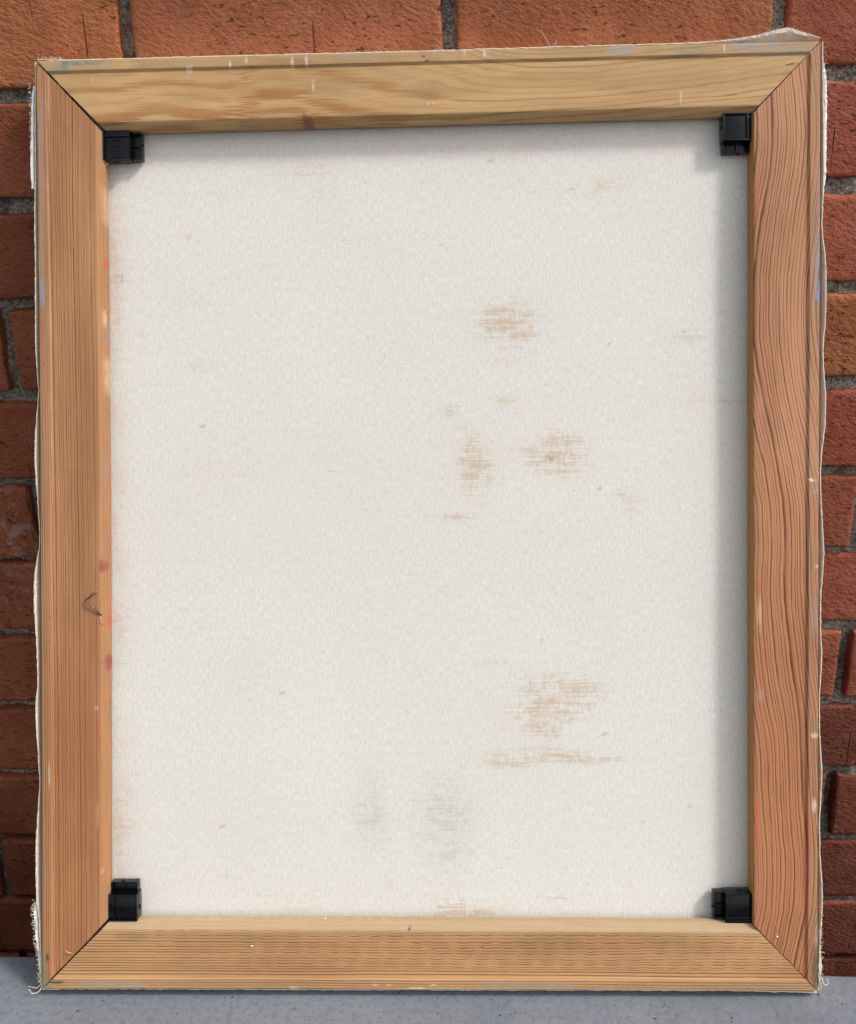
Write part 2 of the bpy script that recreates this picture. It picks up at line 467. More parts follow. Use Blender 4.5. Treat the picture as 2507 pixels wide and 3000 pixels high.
def mat_canvas():
    g = NG('raw_canvas_cloth', 0.92, 0.1)
    x, y, _ = g.sep(g.uv())
    st = g.attr('stain')
    warp = g.mul(g.sub(g.noise(g.vec(g.mul(x, 40), g.mul(y, 6), 0.0), 1.0, 2), 0.5), 0.0016)
    weft = g.mul(g.sub(g.noise(g.vec(g.mul(x, 6), g.mul(y, 40), 2.0), 1.0, 2), 0.5), 0.0016)
    a = g.m('SINE', g.mul(g.add(x, warp), 2 * math.pi / 0.00130))
    b = g.m('SINE', g.mul(g.add(y, weft), 2 * math.pi / 0.00105))
    cords = g.noise(g.vec(g.mul(x, 800), g.mul(y, 230), 0.0), 1.0, 2, 0.6)
    picks = g.noise(g.vec(g.mul(x, 170), g.mul(y, 900), 5.0), 1.0, 2, 0.6)
    grain = g.noise(g.vec(g.mul(x, 950), g.mul(y, 950), 2.0), 1.0, 2, 0.6)
    tw = g.m('SINE', g.add(g.mul(g.add(y, weft), 2 * math.pi / 0.00115), g.mul(g.add(x, warp), 2 * math.pi * 0.5 / 0.0013)))
    weave = g.add(g.mul(a, 0.28), g.mul(g.add(tw, g.mul(a, b)), 0.36))
    base = g.mix(g.ss(cords, 0.25, 0.75), lin(220, 217, 210), lin(236, 234, 227))
    base = g.mix(g.mul(g.ss(picks, 0.55, 0.80), 0.24), base, lin(190, 184, 172))
    base = g.mix(g.mul(g.ss(grain, 0.52, 0.22), 0.30), base, lin(186, 182, 172))
    base = g.mix(g.ss(g.mad(weave, 0.5, 0.5), 0.55, 0.0, 0.0, 0.18), base, lin(150, 146, 138))
    big = g.noise(g.vec(g.mul(x, 7), g.mul(y, 7), 3.0), 1.0, 3)
    base = g.mix(g.mul(g.ss(big, 0.45, 0.7), 0.16), base, lin(222, 210, 186))
    slub = g.ss(g.noise(g.vec(g.mul(x, 75), g.mul(y, 620), 8.0), 1.0, 2, 0.6), 0.67, 0.77)
    slub = g.mul(slub, g.ss(g.noise(g.vec(g.mul(x, 18), g.mul(y, 18), 6.0), 1.0, 2), 0.4, 0.62))
    base = g.mix(g.mul(slub, 0.48), base, lin(166, 156, 142))
    fleck = g.ss(g.noise(g.vec(g.mul(x, 420), g.mul(y, 900), 12.0), 1.0, 2, 0.6), 0.70, 0.80)
    base = g.mix(g.mul(fleck, 0.7), base, lin(140, 132, 122))
    # paint that seeped through follows the single threads
    streak = g.ss(g.noise(g.vec(g.mul(x, 45), g.mul(y, 800), 1.5), 1.0, 3, 0.65), 0.30, 0.70)
    streakv = g.ss(g.noise(g.vec(g.mul(x, 640), g.mul(y, 110), 4.5), 1.0, 3, 0.65), 0.30, 0.70)
    thr = g.add(g.mul(streak, 0.62), g.mul(streakv, 0.38))
    al = st.outputs['Alpha']
    thr = g.mul(thr, g.ss(g.noise(g.vec(g.mul(x, 160), g.mul(y, 220), 9.5), 1.0, 3, 0.6), 0.30, 0.60, 0.45, 1.15))
    t = g.add(g.mul(thr, 0.80), g.mul(al, 0.46))
    streaky = g.mul(g.ss(t, 0.40, 0.95), g.m('MINIMUM', g.mul(al, 1.9), 1.0))
    k = g.attr('soft').outputs['Fac']
    amt = g.mad(g.sub(g.mul(al, g.mad(thr, 0.9, 0.55)), streaky), k, streaky)
    base = g.mix(g.m('MINIMUM', g.mul(amt, 0.50), 1.0), base, st.outputs['Color'])
    h = g.add(g.mul(weave, 1.2), g.add(g.mul(cords, 0.9), g.mul(picks, 1.0)))
    return g.done(base, g.bump(h, 0.42, 0.00026))


def mat_canvas_edge():
    g = NG('canvas_edge_cloth', 0.9, 0.1)
    p = g.n('ShaderNodeTexCoord').outputs['Object']
    a = g.noise(p, 1400, 2, 0.6); b = g.noise(p, 60, 3)
    c = g.mix(g.ss(a, 0.3, 0.7), lin(206, 194, 170), lin(234, 228, 214))
    c = g.mix(g.mul(g.ss(b, 0.5, 0.7), 0.25), c, lin(200, 180, 150))
    return g.done(c, g.bump(a, 0.5, 0.0004))


def mat_plain(name, col, rough=0.5, spec=0.4, noise=0.0, metal=0.0):
    g = NG(name, rough, spec)
    p = g.n('ShaderNodeTexCoord').outputs['Object']
    a = g.noise(p, 500, 3, 0.6); b = g.noise(p, 90, 3, 0.6)
    d = tuple(c * (1 - noise) for c in col[:3]) + (1,)
    c = g.mix(g.ss(a, 0.3, 0.7), d, col)
    g.b.inputs['Metallic'].default_value = metal
    return g.done(c, g.bump(g.add(a, b), 0.12, 0.0004), g.ss(b, 0.3, 0.7, max(0.05, rough - 0.1), rough + 0.1))


def mat_plastic():
    g = NG('black_moulded_plastic', 0.32, 0.32)
    p = g.n('ShaderNodeTexCoord').outputs['Object']
    a = g.noise(p, 900, 2, 0.6); b = g.noise(p, 140, 4, 0.7)
    dust = g.mul(g.ss(b, 0.58, 0.8), 0.2)
    c = g.mix(dust, lin(6, 8, 11), lin(28, 31, 35))
    return g.done(c, g.bump(a, 0.15, 0.0002), g.ss(b, 0.3, 0.7, 0.12, 0.30))


M_BRICK = mat_brick(); M_MORTAR = mat_mortar(); M_CONC = mat_concrete()
M_WL = mat_wood_left(); M_WR = mat_wood_right(); M_WT = mat_wood_top(); M_WB = mat_wood_bottom()
M_CAN = mat_canvas(); M_EDGE = mat_canvas_edge()
M_PRIME = mat_plain('white_primed_cloth', lin(236, 238, 236), 0.45, 0.4, 0.08)
M_THREAD = mat_plain('cotton_thread', lin(226, 216, 196), 0.9, 0.1, 0.15)
M_STEEL = mat_plain('tarnished_steel', lin(120, 112, 102), 0.35, 0.5, 0.3, 0.9)
M_PLAST = mat_plastic()
M_FLECK = mat_plain('white_paint', lin(240, 240, 236), 0.5, 0.4, 0.05)

# ------------------------------------------------------------------ brick wall behind
wall = bpy.data.objects.new('brick_wall', None)
C.objects.link(wall)
wall.location = (0.25, 0.05, -1.05)
tag(wall, 'red brown brick wall in stretcher bond with recessed grey mortar joints', 'wall')
WO = np.array([0.25, 0.05, -1.05])

JOINTS = [(0.0128, 0.0020), (-0.0646, -0.0765), (-0.1411, -0.1510), (-0.2162, -0.2277), (-0.2929, -0.3009), (-0.3662, -0.3725),
          (-0.4373, -0.4478), (-0.5140, -0.5245), (-0.5907, -0.5992), (-0.6677, -0.6757), (-0.7442, -0.7512), (-0.8179, -0.8248)]
rows = [(JOINTS[0][0] + 0.0655, JOINTS[0][0])]
for i in range(11): rows.append((JOINTS[i][1], JOINTS[i + 1][0]))
zt = JOINTS[11][1]
while zt > -1.04:
    rows.append((zt, max(zt - 0.0665, -1.05))); zt -= 0.0755
zb = rows[0][0] + 0.0105
for k in range(4):
    rows.insert(0, (zb + 0.0655, zb)); zb += 0.076
FIRST = 4                                              # index of the topmost course seen in the photograph
XW0, XW1 = -0.62, 1.12


def brick_mesh(x0, x1, z1, z0, seed, tilt):
    w = x1 - x0; h = z1 - z0
    nx = max(6, int(w / 0.0055)); nz = max(4, int(h / 0.0055))
    def spaced(n, L):
        t = np.linspace(0, 1, n + 1) * L
        r = [0, 0.0007, 0.0022]
        inner = np.linspace(0.0045, L - 0.0045, n - 3)
        return np.concatenate([r, inner, [L - 0.0022, L - 0.0007, L]])
    xs = spaced(nx, w); zs = spaced(nz, h)
    X, Z = np.meshgrid(xs, zs)
    dE = np.minimum(np.minimum(X, w - X), np.minimum(Z, h - Z))
    gx = X + x0; gz = Z + z0
    rad = 0.0012 + 0.0020 * fbm(gx * 90, gz * 90, seed, 2)
    q = np.clip(1 - dE / rad, 0, 1)
    Y = rad * (1 - np.sqrt(np.clip(1 - q * q, 0, 1)))
    Y += (fbm(gx * 45, gz * 70, seed + 3, 3) - 0.5) * 0.0013 + (fbm(gx * 230, gz * 230, seed + 9, 2) - 0.5) * 0.0011
    Y += tilt[0] * (X / w - 0.5) + tilt[1] * (Z / h - 0.5) + tilt[2]
    # chipped, wavering outline
    ed = np.exp(-dE / 0.004)
    wob = (fbm(gx * 120, gz * 120, seed + 21, 3) - 0.5) * 0.0034
    cx_, cz_ = w / 2, h / 2
    gx = gx + np.where(np.minimum(X, w - X) < np.minimum(Z, h - Z), np.sign(cx_ - X) * wob, 0) * ed
    gz = gz + np.where(np.minimum(Z, h - Z) <= np.minimum(X, w - X), np.sign(cz_ - Z) * wob, 0) * ed
    n0, n1 = X.shape
    V = np.stack([gx, Y, gz], -1).reshape(-1, 3)
    idx = np.arange(n0 * n1).reshape(n0, n1)
    Fc = np.stack([idx[:-1, :-1], idx[:-1, 1:], idx[1:, 1:], idx[1:, :-1]], -1).reshape(-1, 4).tolist()
    rim = np.concatenate([idx[0, :], idx[1:, -1], idx[-1, -2::-1], idx[-2:0:-1, 0]])
    B = V[rim].copy(); B[:, 1] = 0.055
    o = len(V); V = np.concatenate([V, B])
    m = len(rim)
    for i in range(m):
        j = (i + 1) % m
        Fc.append((rim[j], rim[i], o + i, o + j))
    Fc.append(tuple(range(o, o + m))[::-1])
    return V, Fc


SEEN = {}
for ri, (z1, z0) in enumerate(rows):
    k = ri - FIRST
    if k % 2 == 0: joints = [0.0158 + 0.2282 * i for i in range(-3, 6)]
    else: joints = [-0.1100 + 0.2280 * i for i in range(-3, 6)]
    if k == 7: joints = [j + 0.004 for j in joints]
    if k == 9: joints = [j + 0.008 for j in joints]
    jw = 0.0100
    edges = []
    xs = [XW0] + joints + [XW1]
    for a, b in zip(xs[:-1], xs[1:]):
        if b - a < 0.03 or a < XW0 - 1e-6: continue
        edges.append((a + (jw / 2 if a > XW0 else 0), b - (jw / 2 if b < XW1 else 0)))
    for (a, b) in edges:
        seed = int(rng.integers(1, 9999))
        r1, r2, r3 = rng.normal(0, 1, 3)
        tilt = (r1 * 0.0009, r2 * 0.0005, r3 * 0.0008)
        V, Fc = brick_mesh(a, b, z1, z0, seed, tilt)
        o = mesh_obj('brick', V - WO, Fc, M_BRICK, wall)
        right = (a + b) / 2 > 0.45
        ca = np.array(lin(188, 120, 84)[:3]); cb = np.array(lin(176, 102, 79)[:3]); cd = np.array(lin(162, 96, 68)[:3])
        base = cb if right else (ca if k <= 0 else cd)
        if k >= 8 and right: base = np.array(lin(142, 82, 66)[:3])
        if right and k == 3: base = np.array(lin(180, 112, 78)[:3])
        base = base * (1 + 0.045 * rng.normal()) * np.array([1, 1 + 0.03 * rng.normal(), 1 + 0.04 * rng.normal()])
        bloom = 0.45 if (not right and k in (5, 6)) else 0.05
        o.color = (*base, bloom)

# mortar bed, raked back from the brick faces and uneven
gx = np.arange(XW0 + 0.004, XW1 - 0.002, 0.0048); gz = np.arange(-1.046, rows[0][0] + 0.004, 0.0048)
X, Z = np.meshgrid(gx, gz)
Y = 0.0105 + (fbm(X * 35, Z * 35, 5, 3) - 0.5) * 0.009 + (fbm(X * 190, Z * 190, 11, 2) - 0.5) * 0.0036
Y -= 0.0062 * np.clip((X - 0.3) / 0.3, 0, 1)                 # joints fuller to the right
hole = np.exp(-(((X - 0.5800) / 0.006) ** 2 + ((Z + 0.487) / 0.03) ** 2)) + np.exp(-(((X - 0.5855) / 0.005) ** 2 + ((Z + 0.632) / 0.03) ** 2))
Y += 0.016 * hole
n0, n1 = X.shape
idx = np.arange(n0 * n1).reshape(n0, n1)
V = np.stack([X, Y, Z], -1).reshape(-1, 3)
Fc = np.stack([idx[:-1, :-1], idx[:-1, 1:], idx[1:, 1:], idx[1:, :-1]], -1).reshape(-1, 4)
mesh_obj('mortar', V - WO, Fc, M_MORTAR, wall)

# ------------------------------------------------------------------ concrete ledge the canvas stands on
LA = np.array([-0.0861, -0.2297]); LB = np.array([0.5090, -0.2417])
ld = (LB - LA) / np.linalg.norm(LB - LA); lnm = np.array([ld[1], -ld[0]])      # towards the viewer
lz = lambda x: -0.57645 - 0.0041 * x
nx, ny = 120, 46
prof = [(0.0, -0.48), (0.0, -0.006)] + [(0.003 - 0.003 * math.cos(a), -0.003 + 0.003 * math.sin(a)) for a in np.linspace(0, math.pi / 2, 5)]
prof += [(t, 0.0) for t in np.linspace(0.012, 0.392, ny)] + [(0.398, -0.002), (0.4, -0.006), (0.4, -0.48)]
ts = np.linspace(-0.62, 0.98, nx)
V = []; 
for i, t in enumerate(ts):
    for j, (d, z) in enumerate(prof):
        wv = (vnoise(t * 60, j * 0.7, 3) - 0.5) * 0.0012 * math.exp(-d / 0.006)
        pxy = LA + ld * t + lnm * (d + wv)
        V.append((pxy[0], pxy[1], lz(pxy[0]) + z + (vnoise(t * 25, d * 25, 8) - 0.5) * 0.0004 - abs(wv) * 0.5))
m = len(prof)
Fc = [(i * m + j, i * m + j + 1, (i + 1) * m + j + 1, (i + 1) * m + j) for i in range(nx - 1) for j in range(m - 1)]
Fc += [(i * m + m - 1, i * m, (i + 1) * m, (i + 1) * m + m - 1) for i in range(nx - 1)]
Fc += [tuple(range(m))[::-1], tuple((nx - 1) * m + j for j in range(m))]
ledge = mesh_obj('concrete_ledge', V, Fc, M_CONC)
autosmooth(ledge, 50)
tag(ledge, 'grey cast concrete ledge with small air holes under the canvas', kind='structure')

# ------------------------------------------------------------------ the stretched canvas, seen from behind
Ax = Vector((0.99997, 0.00696, -0.00437)); Ux = Vector((0.00144, 0.37463, 0.92717)); Nx = Vector((0.00809, -0.92715, 0.37461))
root = bpy.data.objects.new('stretched_canvas', None)
C.objects.link(root)
Mr = Matrix(((Ax.x, Ux.x, Nx.x, -0.05026), (Ax.y, Ux.y, Nx.y, -0.26631), (Ax.z, Ux.z, Nx.z, -0.56893), (0, 0, 0, 1)))
root.matrix_world = Mr
root.empty_display_size = 0.05
tag(root, 'back of a stretched canvas in a pine stretcher frame, leaning against the brick wall', 'canvas')

# local space: x right, y up along the panel, z towards the viewer
OC = dict(BL=(0.0, 0.0), BR=(0.53742, 0.0), TR=(0.54573, 0.64816), TL=(0.00711, 0.64823))
IC = dict(BL=(0.0465, 0.0465), BR=(0.4946, 0.0447), TR=(0.5000, 0.6012), TL=(0.0526, 0.5998))
OC = {k: np.array(v) for k, v in OC.items()}; IC = {k: np.array(v) for k, v in IC.items()}
THK = 0.018
COLS = dict(teal=(70, 130, 125), mag=(150, 70, 80), gray=(160, 150, 138), blue=(130, 150, 178), green=(120, 130, 96), white=(236, 230, 218), knot=(120, 58, 40), dark=(66, 46, 32),
            grime=(140, 116, 76), mauve=(160, 132, 128), wine=(140, 56, 62), red=(186, 88, 66), plum=(120, 96, 110), dkgreen=(62, 74, 60), cream=(232, 200, 160), dust=(200, 178, 146))

STAINS=[(0.3336,0.4607,0.0171,0.0123,0.8000,'R',0), (0.3286,0.4704,0.0130,0.0034,0.5000,'R',0), (0.3084,0.3595,0.0103,0.0158,0.7500,'R',0), (0.3042,0.3767,0.0041,0.0075,0.5000,'R',0), (0.3685,0.3799,0.0129,0.0055,0.7500,'R',0), (0.3632,0.3673,0.0188,0.0068,0.7000,'R',0), (0.3530,0.3736,0.0171,0.0017,0.7000,'R',0), (0.3682,0.3570,0.0136,0.0048,0.4000,'R',0), (0.2901,0.4019,0.0062,0.0034,0.5500,'R',0), (0.3313,0.4078,0.0089,0.0031,0.5000,'T',0), (0.4139,0.3393,0.0082,0.0054,0.5000,'R',0), (0.4138,0.3284,0.0068,0.0024,0.4000,'R',0), (0.4541,0.4518,0.0122,0.0047,0.4200,'R',0), (0.4445,0.4411,0.0030,0.0020,0.4000,'R',0), (0.3594,0.1976,0.0226,0.0157,0.6200,'R',0), (0.3541,0.1828,0.0116,0.0109,0.6500,'R',0), (0.3800,0.2026,0.0136,0.0102,0.4000,'R',0), (0.3555,0.1580,0.0325,0.0048,0.5500,'R',0), (0.3880,0.1544,0.0205,0.0020,0.7000,'R',0), (0.3280,0.1519,0.0123,0.0021,0.8000,'R',0), (0.4806,0.4059,0.0186,0.0030,0.4000,'R',0), (0.4847,0.4676,0.0101,0.0101,0.2000,'R',0), (0.2925,0.3270,0.0137,0.0024,0.5000,'R',0), (0.2882,0.0490,0.0152,0.0059,0.6000,'R',0), (0.2992,0.0459,0.0241,0.0028,0.4000,'R',0), (0.1504,0.0594,0.0119,0.0017,0.4500,'T',0), (0.4108,0.0917,0.0031,0.0034,0.2200,'R',0), (0.4107,0.0821,0.0027,0.0027,0.2200,'R',0), (0.4105,0.0666,0.0048,0.0024,0.3500,'R',0), (0.4104,0.0552,0.0031,0.0027,0.3000,'R',0), (0.3646,0.0563,0.0171,0.0021,0.3500,'R',0), (0.3611,0.0483,0.0041,0.0034,0.3000,'R',0), (0.1109,0.4356,0.0111,0.0038,0.4500,'T',1), (0.1072,0.5270,0.0024,0.0021,0.6000,'T',1), (0.1926,0.5671,0.0328,0.0076,0.2200,'R',0), (0.2028,0.5566,0.0069,0.0034,0.3000,'T',1), (0.1962,0.5739,0.0138,0.0034,0.2500,'T',1), (0.4011,0.5565,0.0169,0.0061,0.4000,'T',0), (0.1302,0.5572,0.0049,0.0035,0.3000,'T',1), (0.0730,0.4594,0.0031,0.0024,0.5000,'T',1), (0.1815,0.0483,0.0118,0.0021,0.4000,'T',0), (0.1244,0.0720,0.0192,0.0035,0.3200,'T',0), (0.1435,0.2959,0.0076,0.0049,0.2000,'T',1), (0.1493,0.2179,0.0139,0.0139,0.1400,'T',1), (0.3859,0.2694,0.0041,0.0031,0.3000,'T',1), (0.2833,0.2738,0.0048,0.0014,0.3000,'T',0), (0.3101,0.2237,0.0137,0.0027,0.2000,'G',0), (0.2284,0.1239,0.0118,0.0256,0.5000,'G',1), (0.2362,0.1101,0.0090,0.0138,0.2500,'G',1), (0.2812,0.1186,0.0200,0.0207,0.5000,'G',1), (0.2843,0.0909,0.0179,0.0214,0.4200,'G',1), (0.1886,0.0587,0.0035,0.0049,0.3000,'G',1), (0.2442,0.0667,0.0042,0.0035,0.3000,'G',1), (0.4231,0.3989,0.0075,0.0034,0.3000,'G',0), (0.3575,0.3194,0.0205,0.0048,0.2000,'G',0), (0.3792,0.4286,0.0204,0.0102,0.1500,'G',0), (0.3282,0.4345,0.0171,0.0048,0.2500,'R',0), (0.0579,0.4994,0.0028,0.0042,0.5000,'D',0), (0.0560,0.4890,0.0031,0.0210,0.2000,'R',1), (0.0520,0.2499,0.0049,0.0091,0.4500,'R',1), (0.0571,0.3471,0.0014,0.0014,0.7000,'B',2), (0.1155,0.3927,0.0017,0.0014,0.9000,'K',2), (0.1689,0.2029,0.0017,0.0012,0.8000,'K',2), (0.3218,0.5776,0.0017,0.0012,0.9500,'D',2), (0.1253,0.1079,0.0024,0.0012,0.7000,'K',2), (0.3595,0.3684,0.0024,0.0010,0.9000,'K',2), (0.3615,0.3663,0.0010,0.0017,0.9000,'K',2), (0.4232,0.1096,0.0014,0.0014,0.7000,'K',2), (0.3967,0.1733,0.0010,0.0010,0.8000,'K',2), (0.2865,0.5190,0.0010,0.0009,0.6000,'K',2), (0.4557,0.1215,0.0017,0.0010,0.6000,'D',2), (0.0643,0.5699,0.0017,0.0014,0.4000,'K',2), (0.0801,0.5730,0.0014,0.0014,0.4000,'T',2), (0.4033,0.4469,0.0008,0.0008,0.9000,'K',2), (0.3953,0.3457,0.0009,0.0009,0.9000,'K',2), (0.1030,0.1556,0.0014,0.0010,0.5000,'K',2), (0.3531,0.2388,0.0010,0.0010,0.6000,'K',2)]
LFL=[(0.6475,0.00024), (0.6369,0.00035), (0.6192,0.00071), (0.5956,0.00094), (0.5767,0.00071), (0.5684,0.00094), (0.5483,0.00188), (0.5009,0.00188), (0.4535,0.00235), (0.4322,0.00118), (0.4179,0.00024), (0.4061,0.00141), (0.3942,0.00259), (0.3704,0.00353), (0.3466,0.00188), (0.3228,0.00047), (0.3109,0.00047), (0.3037,0.00188), (0.2871,0.00447), (0.2680,0.00447), (0.2393,0.00282), (0.2154,0.00212), (0.1963,0.00400), (0.1676,0.00235), (0.1437,0.00094), (0.1245,0.00235), (0.1077,0.00353), (0.0837,0.00400), (0.0621,0.00353), (0.0477,0.00141), (0.0237,0.00071), (0.0021,0.00024)]
RFL=[(0.6455,0.00094), (0.6294,0.00118), (0.6064,0.00141), (0.5833,0.00188), (0.5602,0.00212), (0.5371,0.00141), (0.5232,0.00071), (0.5024,0.00306), (0.4908,0.00400), (0.4793,0.00376), (0.4561,0.00329), (0.4399,0.00188), (0.4260,0.00235), (0.4097,0.00376), (0.3865,0.00353), (0.3703,0.00118), (0.3563,0.00047), (0.3400,0.00071), (0.3168,0.00212), (0.3005,0.00306), (0.2865,0.00212), (0.2702,0.00094), (0.2469,0.00094), (0.2306,0.00188), (0.2165,0.00118), (0.2002,0.00024), (0.1768,0.00047), (0.1535,0.00212), (0.1418,0.00188), (0.1184,0.00071), (0.0949,0.00094), (0.0762,0.00235), (0.0598,0.00282), (0.0480,0.00212), (0.0363,0.00141), (0.0128,0.00094), (0.0011,0.00047)]
TFL=[(0.0084,0.00094), (0.0156,0.00047), (0.0300,0.00012), (0.1490,0.00012), (0.2902,0.00012), (0.3369,0.00047), (0.3602,0.00059), (0.4066,0.00071), (0.4528,0.00094), (0.4712,0.00141), (0.4873,0.00259), (0.5034,0.00471), (0.5172,0.00824), (0.5252,0.00988), (0.5332,0.00635), (0.5401,0.00471), (0.5447,0.00188)]
BS_top=[(0.0274,0.6452,0.0028,0.0033,0.8000,'teal'), (0.0394,0.6458,0.0141,0.0024,0.5000,'teal'), (0.0202,0.6413,0.0118,0.0033,0.3500,'teal'), (0.1797,0.6498,0.0024,0.0014,0.5000,'mag'), (0.1324,0.6510,0.0019,0.0019,0.4000,'teal'), (0.1252,0.6481,0.0282,0.0024,0.2500,'gray'), (0.2292,0.6455,0.0282,0.0033,0.3000,'gray'), (0.2902,0.6474,0.0141,0.0012,0.4000,'gray'), (0.4112,0.6455,0.0106,0.0038,0.4000,'blue'), (0.4574,0.6432,0.0118,0.0042,0.4000,'green'), (0.4943,0.6469,0.0094,0.0021,0.5500,'blue'), (0.5127,0.6468,0.0052,0.0019,0.5000,'blue'), (0.5195,0.6427,0.0259,0.0056,0.4500,'gray'), (0.4873,0.6419,0.0071,0.0019,0.4000,'gray'), (0.4805,0.6449,0.0007,0.0033,0.5000,'white'), (0.1132,0.6395,0.0005,0.0033,0.9000,'white'), (0.1154,0.6401,0.0005,0.0028,0.7000,'white'), (0.1427,0.6418,0.0005,0.0038,0.9000,'white'), (0.1541,0.6448,0.0005,0.0024,0.6000,'white'), (0.1858,0.6426,0.0005,0.0042,0.9000,'white'), (0.1957,0.6428,0.0005,0.0042,0.9000,'white'), (0.1999,0.6263,0.0004,0.0052,0.6000,'white'), (0.3180,0.6451,0.0004,0.0028,0.7000,'white'), (0.3042,0.6466,0.0005,0.0024,0.5000,'white'), (0.2792,0.6127,0.0004,0.0014,0.7000,'white'), (0.2827,0.6126,0.0004,0.0014,0.7000,'white'), (0.4513,0.6121,0.0006,0.0052,0.5000,'white'), (0.0464,0.6343,0.0005,0.0024,0.4000,'white'), (0.1955,0.6018,0.0047,0.0047,0.6500,'knot'), (0.1933,0.6066,0.0021,0.0028,0.4000,'knot'), (0.2761,0.6443,0.0014,0.0009,0.8000,'dark'), (0.2784,0.6412,0.0024,0.0007,0.7000,'dark'), (0.3364,0.6032,0.0988,0.0021,0.4500,'grime'), (0.2427,0.6031,0.0471,0.0019,0.4000,'grime'), (0.2782,0.6221,0.0141,0.0071,0.2500,'grime'), (0.2313,0.6291,0.0353,0.0028,0.2500,'grime'), (0.4528,0.6387,0.0282,0.0012,0.3000,'dark')]
BS_left=[(0.0097,0.5908,0.0019,0.0259,0.6000,'mauve'), (0.0110,0.6121,0.0014,0.0141,0.6000,'mauve'), (0.0091,0.4867,0.0021,0.0118,0.5000,'blue'), (0.0083,0.5104,0.0028,0.0282,0.3000,'gray'), (0.0103,0.5577,0.0024,0.0282,0.3500,'mauve'), (0.0476,0.2962,0.0026,0.0056,0.8000,'wine'), (0.0510,0.2576,0.0024,0.0085,0.5500,'red'), (0.0481,0.2283,0.0026,0.0061,0.7000,'wine'), (0.0518,0.2733,0.0012,0.0009,0.7000,'plum'), (0.0514,0.5072,0.0033,0.0038,0.5000,'red'), (0.0540,0.4930,0.0019,0.0118,0.5000,'red'), (0.0513,0.4575,0.0024,0.0094,0.3000,'mauve'), (0.0490,0.3675,0.0019,0.0212,0.3500,'mauve'), (0.0425,0.1794,0.0009,0.0141,0.6000,'red'), (0.0466,0.1531,0.0005,0.0141,0.8000,'gray'), (0.0421,0.1973,0.0014,0.0019,0.3000,'white'), (0.0413,0.1220,0.0009,0.0094,0.2000,'white'), (0.0080,0.1508,0.0006,0.0106,0.4000,'white'), (0.0073,0.1772,0.0012,0.0019,0.6000,'green'), (0.0045,0.0223,0.0014,0.0033,0.8500,'dkgreen'), (0.0019,0.0117,0.0026,0.0094,0.8000,'green'), (0.0094,0.4383,0.0006,0.0006,0.9000,'dark'), (0.0106,0.2608,0.0007,0.0007,0.7000,'dark'), (0.0521,0.5474,0.0019,0.0141,0.3000,'cream'), (0.0508,0.4694,0.0009,0.0071,0.6000,'cream'), (0.0513,0.4291,0.0012,0.0141,0.3500,'cream'), (0.0437,0.0813,0.0007,0.0038,0.4500,'white'), (0.0569,0.5945,0.0014,0.0471,0.2000,'red'), (0.0534,0.3959,0.0019,0.0094,0.3000,'red')]
BS_right=[(0.5420,0.4793,0.0021,0.0094,0.5000,'blue'), (0.5410,0.4863,0.0012,0.0212,0.5000,'blue'), (0.5434,0.5464,0.0014,0.0282,0.6000,'mauve'), (0.5428,0.5094,0.0012,0.0141,0.4000,'blue'), (0.5365,0.3503,0.0028,0.0005,0.9000,'white'), (0.5385,0.3424,0.0019,0.0014,0.5000,'blue'), (0.5386,0.1815,0.0024,0.0033,0.6000,'green'), (0.5369,0.1757,0.0028,0.0019,0.4000,'white'), (0.5362,0.1277,0.0019,0.0052,0.3500,'white'), (0.5377,0.0375,0.0024,0.0082,0.6000,'gray'), (0.5361,0.0152,0.0033,0.0165,0.6000,'dkgreen'), (0.5383,0.0081,0.0019,0.0094,0.6000,'dkgreen'), (0.5375,0.2586,0.0033,0.0118,0.3500,'mauve'), (0.5018,0.3638,0.0016,0.0141,0.5000,'grime'), (0.5009,0.2028,0.0021,0.0047,0.4500,'gray'), (0.5009,0.3405,0.0014,0.0282,0.4000,'grime'), (0.5019,0.4916,0.0014,0.0188,0.4000,'grime'), (0.5068,0.0480,0.0009,0.0141,0.0000,'red'), (0.4980,0.1138,0.0016,0.0212,0.6500,'red'), (0.5008,0.2589,0.0014,0.0141,0.4000,'cream'), (0.5396,0.2912,0.0019,0.0009,0.5000,'white'), (0.5417,0.4399,0.0012,0.0071,0.4000,'mauve'), (0.5304,0.0949,0.0019,0.0941,0.3500,'red'), (0.5003,0.2776,0.0014,0.0094,0.5000,'red'), (0.5024,0.5380,0.0014,0.0141,0.4000,'red')]
